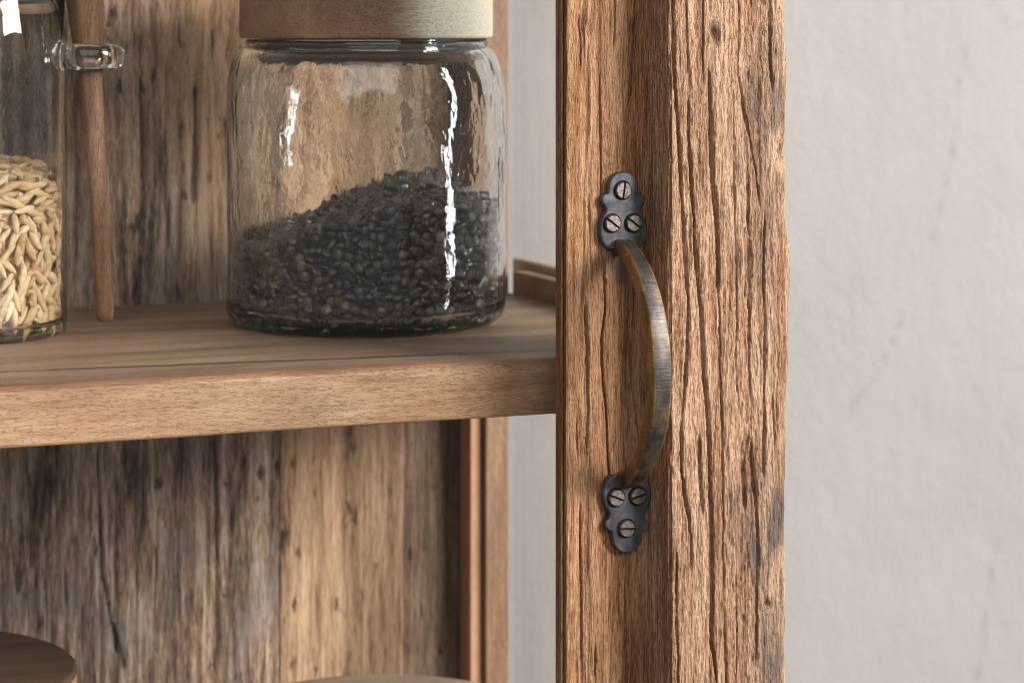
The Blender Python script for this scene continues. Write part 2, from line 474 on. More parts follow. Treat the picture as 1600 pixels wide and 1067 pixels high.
def timber(name, prof, radii, steps, z0, z1, dz, mat, parent, fn):
    P, Nn, s = resample_profile(prof, radii, steps)
    zs = np.arange(z0, z1 + dz * .5, dz)
    n, m = len(P), len(zs)
    X = np.repeat(P[:, :1], m, 1); Y = np.repeat(P[:, 1:], m, 1)
    NX = np.repeat(Nn[:, :1], m, 1); NY = np.repeat(Nn[:, 1:], m, 1)
    SS = np.repeat(s[:, None], m, 1); Z = np.repeat(zs[None], n, 0)
    d, at = fn(X, Y, NX, NY, SS, Z)
    V = np.stack([X + NX * d, Y + NY * d, Z], -1).reshape(-1, 3)
    i = np.arange(n * m).reshape(n, m); ip = np.roll(i, -1, 0)
    F = np.stack([i[:, :-1], ip[:, :-1], ip[:, 1:], i[:, 1:]], -1).reshape(-1, 4)
    area = 0.5 * np.sum(P[:, 0] * np.roll(P[:, 1], -1) - np.roll(P[:, 0], -1) * P[:, 1])
    if area < 0: F = F[:, ::-1]
    # caps as fans of quads (degenerate-free triangles stored as separate mesh would split the part: use two centre verts)
    c0 = len(V); V = np.vstack([V, [[P[:, 0].mean(), P[:, 1].mean(), z0], [P[:, 0].mean(), P[:, 1].mean(), z1]]])
    o = mesh_np(name, V, F, mat, parent, True, {k: np.r_[v.ravel(), 0, 0] for k, v in at.items()})
    import bmesh
    bm = bmesh.new(); bm.from_mesh(o.data); bm.verts.ensure_lookup_table()
    for row, c in ((0, c0), (m - 1, c0 + 1)):
        for k in range(n):
            a, b = bm.verts[int(i[k, row])], bm.verts[int(ip[k, row])]
            tri = (bm.verts[c], b, a) if row == 0 else (bm.verts[c], a, b)
            try: bm.faces.new(tri)
            except ValueError: pass
    bmesh.ops.recalc_face_normals(bm, faces=bm.faces)
    bm.to_mesh(o.data); bm.free()
    return o

YP = -0.0205                                   # face of the proud post
XP0 = on_y(1046, 500, YP)[0]; XP1 = on_y(1233, 500, YP)[0]
ZLO, ZHI = ZC - .345, ZC + .125

POST_CR = [
    ([(1050,-60),(1052,56),(1057,156),(1061,212),(1066,325),(1072,400),(1076,497),(1074,570),(1066,650)], 1.1, 2.6),
    ([(1077,150),(1077,220),(1085,362),(1089,419),(1096,500),(1101,580),(1108,690),(1110,774),(1113,927),(1112,1003),(1121,1080)], 1.0, 2.8),
    ([(1109,100),(1111,212),(1113,269),(1117,310),(1121,340),(1123,470)], 1.15, 3.0),
    ([(1122,430),(1126,560),(1129,700),(1130,830),(1133,984),(1135,1090)], .6, 1.3),
    ([(1098,-50),(1098,70),(1100,140)], .6, 1.3),
    ([(1072,-50),(1075,70),(1078,150)], .5, 1.2),
    ([(1154,-50),(1155,111),(1164,180),(1180,260),(1190,330)], .7, 1.3),
    ([(1196,330),(1194,437),(1196,500),(1195,600),(1194,767)], .85, 2.0),
    ([(1202,-30),(1203,94),(1208,146)], .9, 2.2),
    ([(1145,120),(1148,250),(1152,420),(1150,560),(1154,640)], .6, 1.1),
    ([(1168,250),(1172,380),(1170,520),(1174,640)], .9, 1.4),
    ([(1064,655),(1066,729),(1070,774),(1079,843),(1080,900)], .95, 2.3),
    ([(1056,850),(1057,930),(1058,1090)], .9, 2.0),
    ([(1092,670),(1094,720),(1098,812)], .9, 2.2),
    ([(1160,675),(1164,740),(1166,800)], 1.3, 1.7),
    ([(1176,680),(1180,760),(1184,812),(1185,880),(1184,934),(1182,1040)], .8, 1.9),
    ([(1220,880),(1221,965)], .7, 1.6),
    ([(1208,600),(1210,700)], .6, 1.2),
    ([(1150,880),(1152,980),(1150,1090)], .6, 1.2),
]
def px_spot(X, Z, px, py, Y, rx, rz):
    x, z = on_y(px, py, Y)
    return np.exp(-(((X - x) / rx) ** 2 + ((Z - z) / rz) ** 2))
def post_fn(X, Y, NX, NY, s, Z):
    front = sstep(.2, .9, -NY); left = sstep(.3, .95, -NX) ; right = sstep(.3, .95, NX)
    sw = s + .0016 * fbm(s * 9, Z * 11, 60, 3)
    d = .0011 * fbm(sw * 16, Z * 4, 1, 3) * (1 - .7 * left)
    ridge = 1 - np.abs(fbm(sw * 85, Z * 4.2, 2, 4, .55))
    amp = .35 + .9 * sstep(-.1, .5, fbm(s * 22, Z * 9, 9, 2))
    d += (-(np.clip(ridge - .86, 0, 1) / .14) ** 1.5 * .0004 * amp + .0006 * fbm(sw * 260, Z * 13, 3, 4, .65)) * (1 - .6 * left)
    d += .0007 * fbm(sw * 700, Z * 50, 4, 4, .72) + .0003 * fbm(s * 1000, Z * 420, 6, 2)
    # eroded, pitted zones running along the grain
    xa, _ = on_y(1172, 400, YP)
    zone = np.exp(-((X - xa - .003 * fbm(Z * 12, Z * 0, 77, 2)) / .0085) ** 2) * sstep(-.35, .25, fbm(X * 45, Z * 13, 12, 3))
    zone = np.maximum(zone, sstep(.18, .5, fbm(X * 60, Z * 16, 14, 3)) * .7) * front
    d -= zone * .0007 * (.6 + .8 * np.abs(fbm(sw * 330, Z * 110, 13, 3, .6)) * 2)
    d += zone * .0006 * fbm(sw * 420, Z * 170, 15, 3, .6)
    cd, dark = crack_field(X, Z, POST_CR, YP)
    d -= cd * front * .85
    # deep split above the lower grey stain, a nail hole, a knot swelling on the outer edge
    pit = px_spot(X, Z, 1170, 730, YP, .0035, .017)
    d -= pit * .0022 * front * (.7 + .6 * vnoise(X * 500, Z * 120, 8))
    nail = px_spot(X, Z, 1116, 56, YP, .0027, .0042); nin = px_spot(X, Z, 1110, 60, YP, .0021, .0026)
    d += (-nail * .0045 + nin * .0038) * front
    wh = px_spot(X, Z, 1200, 944, YP, .0011, .0016); d -= wh * .003 * front
    kn = px_spot(X, Z, 1213, 240, YP, .0065, .012)
    d += kn * .0016 * (front + right) - px_spot(X, Z, 1219, 236, YP, .0026, .0055) * .0034 * (.6 + .8 * vnoise(X * 900, Z * 500, 66))
    # outer edge wanders
    oz = np.array([on_y(1233, q_, YP)[1] for q_ in (1100, 1067, 950, 850, 740, 650, 560, 450, 340, 262, 235, 190, 100, 40, 0, -80)])
    ov = np.array([-1, -1, -3.5, -5.5, -3, 0, 3.5, 4, 0, -2.5, -6.5, -2, 1, -5, -6, -4]) * 3.0e-4
    d += right * np.interp(Z, oz, ov)
    d += right * (.0009 * fbm(Z * 9, Z * 0 + 3, 33, 3) + .0008 * fbm(Z * 45, Z * 0 + 1, 34, 2))
    # the arris towards the door is frayed
    arris = front * left * 4
    d -= np.clip(arris, 0, 1) * .0009 * (vnoise(Z * 160, Z * 0, 41) + .6 * vnoise(Z * 420, s * 300, 42))
    g = np.clip(2.2 * px_spot(X, Z, 1188, 808, YP, .0105, .017) + .8 * px_spot(X, Z, 1205, 1000, YP, .008, .03)
                + .55 * px_spot(X, Z, 1205, 130, YP, .01, .04) + .22 * px_spot(X, Z, 1185, 170, YP, .010, .03) + .35 * px_spot(X, Z, 1185, 400, YP, .012, .03), 0, 1)
    g = np.clip(g * (.30 + .9 * sstep(-.25, .3, fbm(X * 170, Z * 45, 53, 4))), 0, .85) * front
    pale = np.clip(.55 * sstep(.12, .5, fbm(sw * 130, Z * 12, 52, 3)) * front + kn * 1.1 + px_spot(X, Z, 1100, 250, YP, .012, .05) * .12, 0, .8)
    return d, {'grey': g, 'pale': pale * (1 - g), 'dark_mask': np.clip(dark * front * .55 + nail * (1 - nin), 0, 1)}

W = XP1 - XP0
post = timber('front_post',
    [(XP0, .027), (XP0, YP), (XP1, YP), (XP1, .027)],
    [0, .0022, .0042, 0], [.0004, .00027, .0005, .01], ZLO, ZHI, .00048, M_POST, CAB, post_fn)

# door: stile is the door's mesh; pane, bead, handle pieces are its sub-parts
STILE_CR = [
    ([(960,-40),(960,47),(956,92)], .5, 1.0),
    ([(991,-40),(991,58),(987,147),(976,185)], .55, 1.4),
    ([(937,100),(936,157),(938,197),(939,278),(940,330)], .6, 1.5),
    ([(907,20),(906,123)], .6, 1.3),
    ([(1013,120),(1013,178),(1012,240)], .5, 1.1),
    ([(945,400),(946,480),(941,532),(944,598),(948,637),(950,690),(955,760)], .75, 2.2),
    ([(914,460),(914,493),(918,546),(919,637),(917,720)], .7, 1.4),
    ([(982,480),(982,506),(986,559),(992,627),(1000,700)], .55, 1.3),
    ([(903,640),(904,720)], .5, 1.3),
    ([(908,780),(908,889),(909,1080)], .7, 1.4),
    ([(928,1000),(929,1080)], .8, 1.6),
    ([(966,880),(967,930),(972,1000)], .45, .8),
    ([(978,900),(979,1080)], .4, .8),
    ([(920,300),(921,400),(923,450)], .5, .9),
]
def stile_fn(X, Y, NX, NY, s, Z):
    front = sstep(.2, .9, -NY); left = sstep(.3, .95, -NX)
    sw = s + .0012 * fbm(s * 9, Z * 11, 160, 3)
    x0, _ = on_y(895, 0, 0); x1, _ = on_y(955, 0, 0); x2, _ = on_y(1000, 0, 0)
    rough = np.clip(sstep(x0, x0 + .006, X) * (1 - .75 * sstep(x1, x2, X)), .15, 1) * front + .15 * (1 - front)
    d = .0008 * fbm(sw * 18, Z * 4, 101, 3) * front
    xs_, _ = on_y(930, 0, 0)
    st_ = np.exp(-((X - xs_) / .007) ** 2) * front
    ridge = 1 - np.abs(fbm(sw * 90, Z * 3.6, 102, 4, .55))
    d += (-(np.clip(ridge - .84, 0, 1) / .16) ** 1.5 * .0009 + .0011 * fbm(sw * 260, Z * 12, 103, 4, .68)) * rough + .0006 * fbm(sw * 120, Z * 26, 107, 4, .6) * np.clip(st_ * 2, 0, 1)
    d += .00036 * fbm(sw * 800, Z * 55, 104, 3, .7) * (.3 + .7 * rough)
    cd, dark = crack_field(X, Z, STILE_CR, 0.0, .0005, 131)
    d -= cd * front
    kh = px_spot(X, Z, 990, 44, 0, .0022, .003); kb = px_spot(X, Z, 990, 44, 0, .0045, .006)
    d += (.0007 * kb - .0016 * kh) * front
    worn = px_spot(X, Z, 912, 40, 0, .0040, .0045)
    d -= worn * .0016 * front * (.4 + vnoise(X * 700, Z * 300, 120))
    # pale raised streaks beside the left edge
    xa, _ = on_y(925, 0, 0)
    st = np.exp(-((X - xa - .0012 * fbm(Z * 14, Z * 0, 140, 2)) / .0032) ** 2)
    d += st * .0011 * front
    stain = np.clip(px_spot(X, Z, 966, 432, 0, .0065, .011) * 1.1 + .8 * px_spot(X, Z, 955, 455, 0, .004, .006), 0, 1) * sstep(-.5, .1, fbm(X * 160, Z * 70, 141, 3))
    halo = px_spot(X, Z, 966, 330, 0, .013, .018) + px_spot(X, Z, 972, 800, 0, .013, .018)
    pale = np.clip(st * (.25 + .75 * sstep(-.2, .4, fbm(sw * 140, Z * 14, 142, 3))) * 1.0 + .45 * sstep(.1, .4, fbm(sw * 150, Z * 11, 143, 3)) * sstep(-.2, .3, fbm(X * 40, Z * 8, 144, 2)), 0, .8) * front * (1 - kb)
    return d, {'grey': np.clip(stain * .85, 0, .9) * front, 'pale': pale * (1 - stain), 'dark_mask': np.clip(dark * front * .8 + kh * .7 + worn * .35 + halo * .12, 0, 1)}  # dark in cracks, knot hole and worn spot, faint halo round the plates

door = timber('door', [(.012, .026), (.012, .0085), (0, .0085), (0, 0), (XP0 + .003, 0), (XP0 + .003, .026)],
    [0, 0, .0006, .0010, .0002, 0], [.002, .0008, .0008, .00027, .003, .006], ZLO, ZHI, .00048, M_STILE, CAB, stile_fn)
tag(door)
# glazing bead and pane
bead = box('glazing_bead', (-.0014, .0024, ZLO), (-.0004, .0086, ZHI), M_STILE, door, .0004)
pane = box('glass_pane', (-.62, .0044, ZLO), (-.0016, .0068, ZHI), M_PANE, door)

# ---- pull handle on the stile
PXM = 1.0
def extrude_outline(name, pts, y_front, y_back, mat, parent, bev):
    import bmesh
    bm = bmesh.new()
    f = bm.faces.new([bm.verts.new((x, y_back, z)) for x, z in pts])
    r = bmesh.ops.extrude_face_region(bm, geom=[f])
    for v in r['geom']:
        if isinstance(v, bmesh.types.BMVert): v.co.y = y_front
    bmesh.ops.recalc_face_normals(bm, faces=bm.faces)
    me = bpy.data.meshes.new(name); bm.to_mesh(me); bm.free()
    me.materials.append(mat)
    o = bpy.data.objects.new(name, me); COL.objects.link(o); o.parent = parent
    for p in me.polygons: p.use_smooth = True
    m = bevel(o, bev, 3)
    o.modifiers['bevel'].angle_limit = math.radians(50)
    return o
def catmull(pts, k=5):
    out = []; n = len(pts)
    for i in range(n):
        p0, p1, p2, p3 = [np.array(pts[(i + j - 1) % n], float) for j in range(4)]
        for j in range(k):
            t = j / k
            out.append(tuple(.5 * ((2 * p1) + (-p0 + p2) * t + (2*p0 - 5*p1 + 4*p2 - p3) * t*t + (-p0 + 3*p1 - 3*p2 + p3) * t**3)))
    return out
# half outline (dx, dy from the top, zoomed px of the close-up), mirrored about the axis
HALF = [(0,0),(75,14),(130,62),(160,125),(166,195),(178,222),(218,236),(243,272),(240,318),(212,352),(196,396),(212,440),(246,505),(264,600),(252,690),(220,752),(160,800),(95,790),(40,752),(0,742)]
def plate_outline(flip, k=1.0):
    pts = HALF + [(-a, b) for a, b in HALF[-2:0:-1]]
    pts = catmull(pts, 4)
    return [(a, (b if not flip else 820 - b)) for a, b in pts]
def plate(axis_px, top_px, flip, hgt):
    out = []
    for a, b in plate_outline(flip):
        px = axis_px + a / 6.667 * .93; py = top_px + b / 805.0 * hgt
        out.append(on_y(px, py, -.0025))
    return extrude_outline('mounting_plate', out, -.0038, .0006, M_IRON, door, .0008)
plate(973, 269, False, 121); 
plate(978.5, 739, True, 121)
def screw(px, py, ang, r=.0035):
    x, z = on_y(px, py, -.004)
    # head: shallow dome on a short shank, slotted
    import bmesh
    n = 40; bm = bmesh.new()
    hs = .00042
    def cap(sign):
        pts = []
        for i in range(n + 1):
            a = math.asin(hs / r) + (PI - 2 * math.asin(hs / r)) * i / n
            pts.append((r * math.cos(a), sign * r * math.sin(a)))
        return pts
    for sign in (1, -1):
        pts = cap(sign)
        rim = [bm.verts.new((a, -.0012, b)) for a, b in pts]
        rim2 = [bm.verts.new((a * .90, -.0018, hs * sign + (b - hs * sign) * .90)) for a, b in pts]
        back = [bm.verts.new((a, .001, b)) for a, b in pts]
        bm.faces.new(rim2)
        for L0, L1 in ((rim, rim2), (back, rim)):
            for i in range(len(L0)):
                j = (i + 1) % len(L0)
                bm.faces.new((L0[i], L0[j], L1[j], L1[i]))
    bmesh.ops.recalc_face_normals(bm, faces=bm.faces)
    me = bpy.data.meshes.new('screw'); bm.to_mesh(me)
    bm.free(); me.materials.append(M_SCREW); me.materials.append(M_SLOT)
    # slot floor and countersink ring
    V, F = [], []
    bm = bmesh.new(); bm.from_mesh(me)
    k0 = len(bm.faces)
    for (ra, ya, rb, yb) in ((r * 1.20, -.00025, r * .98, -.0003), ):
        A = [bm.verts.new((ra * math.cos(2*PI*i/n), ya, ra * math.sin(2*PI*i/n))) for i in range(n)]
        B = [bm.verts.new((rb * math.cos(2*PI*i/n), yb + .0003, rb * math.sin(2*PI*i/n))) for i in range(n)]
        for i in range(n):
            f = bm.faces.new((A[i], A[(i+1) % n], B[(i+1) % n], B[i])); f.material_index = 1
    c = [bm.verts.new((a, -.0004, b)) for a, b in ((-r*.97,-hs*1.1),(r*.97,-hs*1.1),(r*.97,hs*1.1),(-r*.97,hs*1.1))]
    f = bm.faces.new(c); f.material_index = 1
    bm.to_mesh(me); bm.free()
    for p in me.polygons: p.use_smooth = False
    o = bpy.data.objects.new('screw', me); COL.objects.link(o); o.parent = door
    o.location = (x, -.0038, z); o.rotation_euler = (0, -math.radians(ang), 0)
    return o
for a in ((973, 297.5, 82), (956.5, 349, -37), (989.5, 348.5, -37), (962.5, 777, -22), (996, 774.5, 14), (978.5, 825, -3)):
    screw(*a)

def grip():
    # path in the Y-Z plane at the handle axis
    zt = on_y(975, 386, -.004)[1]; zb = on_y(984, 748, -.004)[1]
    xt = on_y(971, 380, -.004)[0]; xb_ = on_y(980, 748, -.004)[0]
    H = zt - zb
    ctl = [(.0, .0015), (.004, .009), (.055, .0185), (.14, .0270), (.28, .0345), (.43, .0375), (.57, .0372), (.72, .0330), (.85, .0250), (.945, .0150), (.996, .007), (1.0, .0012)]
    # catmull through control
    path = []
    n = len(ctl)
    for i in range(n - 1):
        p = [np.array(ctl[max(0, min(n - 1, i + j - 1))]) for j in range(4)]
        for j in range(8):
            t = j / 8
            path.append(.5 * ((2*p[1]) + (-p[0]+p[2])*t + (2*p[0]-5*p[1]+4*p[2]-p[3])*t*t + (-p[0]+3*p[1]-3*p[2]+p[3])*t**3))
    path.append(np.array(ctl[-1]))
    path = np.array(path)
    Pz = zt - path[:, 0] * H; Py = -path[:, 1]; Px = xt + (xb_ - xt) * path[:, 0]
    m = len(path)
    Ty = np.gradient(Py); Tz = np.gradient(Pz); L = np.hypot(Ty, Tz); Ty /= L; Tz /= L
    Ny, Nz = Tz, -Ty                      # points outwards (to -Y) on the bow
    V = []; E = []; PAT = []
    # section: rounded rectangle, w across X, h along the normal
    sec = []
    r = .32
    for (cx, cy, a0) in ((1 - r, 1 - r, 0), (-(1 - r), 1 - r, 90), (-(1 - r), -(1 - r), 180), (1 - r, -(1 - r), 270)):
        for i in range(7):
            a = math.radians(a0 + 15 * i); sec.append((cx + r * math.cos(a), cy + r * math.sin(a)))
    k = len(sec)
    for i in range(m):
        f = path[i, 0]
        mid = math.sin(PI * min(max(f, 0), 1)) ** .6
        w = .0031 + .0014 * mid; h = .0030 + .0010 * mid
        for (a, b) in sec:
            crown = .00045 * (1 - a * a) * (1 if b > 0 else 0)
            V.append((Px[i] + a * w, Py[i] + Ny[i] * (b * h + crown) * (1 if Ny[i] < 0 or True else -1), Pz[i] + Nz[i] * (b * h + crown)))
            side = 1.0 if abs(a) > .93 or b < 0 else (.7 if abs(a) > .72 else 0.0)
            E.append(side * .9 + .5 * sstep(.40, .75, np.array(f)) * (1 - side))
            PAT.append(float(np.exp(-((f - .51) / .035) ** 2)) * .8 + float(sstep(.62, .75, np.array(f))) * .55 + float(np.exp(-((f - .02) / .04) ** 2)) * .6)
    F = []
    for i in range(m - 1):
        for j in range(k):
            F.append((i*k + j, i*k + (j+1) % k, (i+1)*k + (j+1) % k, (i+1)*k + j))
    F.append(tuple(range(k))[::-1]); F.append(tuple(range((m-1)*k, m*k)))
    o = mesh_np('handle', V, F, M_GRIP, door, True, {'edge': E, 'patina': PAT})
    import bmesh
    bm = bmesh.new(); bm.from_mesh(o.data); bmesh.ops.recalc_face_normals(bm, faces=bm.faces); bm.to_mesh(o.data); bm.free()
    return o
grip()

# ---- shelves
YB = 0.0
def back_y():
    x, y, t = on_z(268, 474, 0.0); return y
YB = back_y()
XS = 0.5 * (on_z(791, 459, 0)[0] + on_z(850, 468, 0)[0])     # inside of the right-hand side
TSH = .0245
XL = -.75
def shelf(z, name='shelf'):
    import bmesh
    bm = bmesh.new()
    # profile in Y-Z with softened arrises, swept along X with a slightly uneven front
    r = .0030
    prof = [(YB - .001, z), ]
    prof += [(SHELF_Y + .012, z)]
    prof += [(SHELF_Y + r - r * math.sin(a), z - r + r * math.cos(a)) for a in [i * PI / 2 / 6 for i in range(7)]]
    prof += [(SHELF_Y + .0016 - .0016 * math.cos(a), z - TSH + .0016 - .0016 * math.sin(a)) for a in [i * PI / 2 / 4 for i in range(5)]]
    prof += [(YB - .001, z - TSH)]
    xs = np.linspace(XL, XS - .0005, 160)
    rings = []
    for x in xs:
        dy = .0004 * float(fbm(np.array([x * 14.]), np.array([3.]), 88, 3)[0])
        dzz = .0004 * float(fbm(np.array([x * 11.]), np.array([9.]), 89, 3)[0])
        rings.append([bm.verts.new((x, y + (dy if y < .05 else 0), zz + (dzz if (y < .05 and zz < z - .01) else 0))) for y, zz in prof])
    k = len(prof)
    for A, B in zip(rings[:-1], rings[1:]):
        for j in range(k):
            f = bm.faces.new((A[j], A[(j+1) % k], B[(j+1) % k], B[j]))
            f.material_index = 1 if j in (0, 1) or j == k - 1 else (2 if 2 <= j <= 6 else 0)
            f.smooth = 2 <= j < k - 2
    bm.faces.new(rings[0]); bm.faces.new(rings[-1][::-1])
    bmesh.ops.recalc_face_normals(bm, faces=bm.faces)
    me = bpy.data.meshes.new(name); bm.to_mesh(me); bm.free()
    me.materials.append(M_SHELF); me.materials.append(M_SHELFTOP); me.materials.append(M_ARRIS)
    o = bpy.data.objects.new(name, me); COL.objects.link(o); o.parent = CAB
    return o
shelf(0.0)
ZLOW = -.300
shelf(ZLOW)

# ---- back panel of upright boards
BACK_CR = [([(219,110),(220,150),(222,280),(224,300)], 1.3, 2.4), ([(205,-40),(208,40),(212,90)], .9, 1.5), ([(305,120),(304,240),(300,330)], 1.4, 2.6),
           ([(276,-40),(280,60),(292,95)], 1.0, 1.6), ([(118,120),(120,250),(118,420)], 1.0, 1.6), ([(262,300),(264,420)], 1.0, 1.6), ([(240,20),(246,130)], .8, 1.3),
           ([(40,700),(50,800),(46,900)], 1.0, 1.8), ([(152,690),(156,780),(160,900),(188,1040)], 1.2, 2.2), ([(222,700),(224,790),(214,880)], 1.0, 1.8),
           ([(318,690),(322,760)], .9, 1.5), ([(368,690),(370,800)], .8, 1.4), ([(100,860),(104,960)], .9, 1.6), ([(507,680),(508,740)], .8, 1.2)]
HOLES = [(176,22,.0016,.0028),(170,38,.0013,.0024),(444,836,.0018,.0042),(438,852,.0010,.004),(432,730,.0014,.0042),(406,740,.0014,.0036),(456,724,.0010,.0024),(247,757,.0014,.0022),(381,722,.0013,.003),
         (455,1040,.0012,.003),(350,930,.0011,.0016),(62,975,.0014,.0042),(380,955,.0009,.0014),(640,868,.0010,.003)]
def back_panel():
    z0, z1 = ZLOW - .03, ZC + .125
    edges_px = [-620, -480, -320, -180, -20, 437, 628, 742]
    e = [on_y(p, 700, YB)[0] for p in edges_px]; e[-1] = XS + .004
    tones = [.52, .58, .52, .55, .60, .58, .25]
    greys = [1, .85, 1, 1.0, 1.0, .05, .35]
    VV = []; FF = []; T = []; G = []; DK = []; base = 0
    for b in range(len(e) - 1):
        xs = np.arange(e[b] - .0002, e[b + 1] + .0010, .0011); zs = np.arange(z0, z1, .0025)
        X, Z = np.meshgrid(xs, zs, indexing='ij')
        ed = np.minimum(X - e[b], e[b + 1] - X)
        d = .0010 * fbm(X * 60 + b * 7, Z * 3, 200 + b, 4) + .0006 * fbm(X * 260, Z * 10, 210 + b, 3)
        ridge = 1 - np.abs(fbm(X * 110 + b * 3, Z * 3.2, 220 + b, 3))
        d -= np.clip((ridge - .9) / .1, 0, 1) * .0016 * (1 if b < 5 else .3) * sstep(-.1, .3, fbm(X * 30, Z * 6, 230, 2))
        d -= np.exp(-(ed / .0007) ** 2) * .0003
        cd, dk = crack_field(X, Z, BACK_CR, YB, .0006, 260)
        d -= cd
        for hx, hy, rx, rz in HOLES:
            sp = px_spot(X + .0006 * fbm(X * 300, Z * 300, 270, 2), Z, hx, hy, YB, rx, rz)
            dk = np.maximum(dk, sp); d -= .0025 * sp
        off = [0, .001, -.0006, .0006, .0, .0003, -.0003][b]
        V = np.stack([X, YB - d - off, Z], -1).reshape(-1, 3)
        n, m = X.shape; i = np.arange(n * m).reshape(n, m) + base
        F = np.stack([i[:-1, :-1], i[1:, :-1], i[1:, 1:], i[:-1, 1:]], -1).reshape(-1, 4)
        VV.append(V); FF.append(F); base += n * m; DK.append(np.clip(dk, 0, 1).ravel())
        gz = greys[b] + .25 * fbm(X * 20, Z * 6, 240 + b, 3)
        if b == 4:                         # warmer timber shows towards the upper right of the wide board
            px_c = on_y(345, 300, YB)[0]
            gz = gz - .75 * np.exp(-((X - px_c) / .03) ** 2) * sstep(-.02, .03, Z) - .35 * sstep(.02, .1, Z)
        tn = tones[b] - .11 * sstep(-.01, .02, Z) * (b < 5) + .12 * fbm(X * 25 + 3 * b, Z * 5, 250 + b, 3)
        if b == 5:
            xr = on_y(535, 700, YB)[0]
            tn = tn - .20 * sstep(xr - .004, xr + .003, X)  # reflection and haze darkening the right half, painted into the board tone
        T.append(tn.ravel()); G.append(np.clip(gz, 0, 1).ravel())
    bx = [(e[0], e[-1], z0, z1)]
    VV.append(np.array([(e[0], YB + .0015, z0), (e[-1], YB + .0015, z0), (e[-1], YB + .0015, z1), (e[0], YB + .0015, z1)])); FF.append(np.array([[base, base+1, base+2, base+3]])); T.append(np.full(4, .15)); G.append(np.full(4, .6)); DK.append(np.zeros(4))
    o = mesh_np('back_panel', np.vstack(VV), np.vstack(FF), M_BACK, CAB, True, {'tone': np.concatenate(T), 'greyness': np.concatenate(G), 'dark_mask': np.concatenate(DK)})
    m = o.modifiers.new('thick', 'SOLIDIFY'); m.thickness = .012; m.offset = -1
    return o
back_panel()

# ---- right-hand side: rear post, bead, rail, glass
yp = YB - .021
xr_ = on_y(795, 700, yp)[0]; xl_ = on_y(759, 700, yp)[0]
box('rear_post', (xl_, yp, ZLOW - .03), (xr_, YB + .012, ZC + .125), M_FRAME, CAB, .0009)
xb = on_y(735, 700, yp + .004)[0]
box('corner_bead', (xb, yp + .004, -TSH - .26), (xl_ - .0006, YB - .0012, -TSH - .0005), M_BEAD, CAB, .0006)
zr = on_x(792, 421, XS)[1]
rail = box('side_rail', (XS - .0002, .042, -TSH), (XS + .0085, yp - .0005, zr), M_FRAME, CAB, .0008)
box('side_glass', (XS + .0095, .030, ZLOW), (XS + .0115, YB + .010, ZC + .125), M_PANE, CAB)
box('side_moulding', (XS + .0125, .030, -TSH), (XS + .0165, YB + .010, zr + .0035), M_FRAME, CAB, .0006)

# ---------------------------------------------------------------- wide jar
JX, JY, _t = on_z(572, 529, 0.0)
def solve_jar(cx_px, y_front, half_px, inset):
    t_front = ZC * FPX / (y_front - YH)
    k = half_px / FPX
    tc = (t_front - inset) / (1 - k)
    p = at_t(cx_px, 500, tc)
    return p[0], p[1], k * tc, tc
JX, JY, JR, JT = solve_jar(572.5, 529, 217.5, .006)
def zj(py): return ZC - (py - YH) / FPX * JT
z_lid = zj(60); z_sh = zj(168); z_nk = zj(73)
r_lid = 197.5 / FPX * JT; r_nk = 187 / FPX * JT
jar = tag(empty('storage_jar', (JX, JY, 0)), 'wide hand-blown glass jar with a wooden lid, half full of dark lentils', 'jar')
TW = .0026
def jar_profile(R, rn, zs, zn, zt, tw, tb, rb=.009, punt=.0012):
    out = [(0, punt), (R - rb - .006, punt * .8), (R - rb - .002, 0)] + arc(R - rb, rb, rb, -88, 0, 8)
    nz = 14
    out += [(R, rb + (zs - rb) * i / nz) for i in range(1, nz + 1)]
    # shoulder: quarter of a superellipse from (R, zs) to (rn, zn)
    def sh(R0, r1, za, zb, n=12):
        return [(r1 + (R0 - r1) * math.cos(PI/2 * i / n) ** .95, za + (zb - za) * math.sin(PI/2 * i / n) ** .92) for i in range(1, n + 1)]
    out += sh(R, rn, zs, zn)
    out += [(rn, zn + .6 * (zt - zn)), (rn - .0004, zt - .0006), (rn - tw * .5, zt), (rn - tw + .0004, zt - .0006), (rn - tw, zn + .4 * (zt - zn))]
    inn = sh(R - tw, rn - tw, zs, zn - tw * .8)[::-1]
    out += inn
    out += [(R - tw, tb + rb + (zs - tb - rb) * i / nz) for i in range(nz, -1, -1)]
    out += arc(R - tw - rb * .8, tb + rb * .8, rb * .8, 0, -88, 8)
    out += [(R * .5, tb - .0005), (0, tb)]
    return out
def wob(a, z):
    return .00022 * math.sin(3 * a + 40 * z) + .00018 * math.sin(7 * a - 90 * z) + .00012 * math.sin(13 * a + 160 * z)
lathe('glass_body', jar_profile(JR, r_nk, z_sh, z_nk, z_lid - .0004, TW, .0058), M_JAR, jar, 160, wob=wob)
zt = zj(-75)
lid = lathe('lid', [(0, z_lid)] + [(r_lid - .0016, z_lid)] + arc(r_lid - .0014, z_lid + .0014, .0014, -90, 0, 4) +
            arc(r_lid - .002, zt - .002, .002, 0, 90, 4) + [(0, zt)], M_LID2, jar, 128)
lathe('lid_plug', [(0, z_lid - .009), (r_nk - TW - .0022, z_lid - .009), (r_nk - TW - .0022, z_lid - .0004), (0, z_lid - .0004)], M_DARKLID, jar, 96)
lathe('gasket', [(r_nk - TW - .0024, z_lid - .0068), (r_nk - TW - .0006, z_lid - .0062), (r_nk - TW - .0006, z_lid - .0028), (r_nk - TW - .0024, z_lid - .0022)], M_GASKET, jar, 96, closed=True)

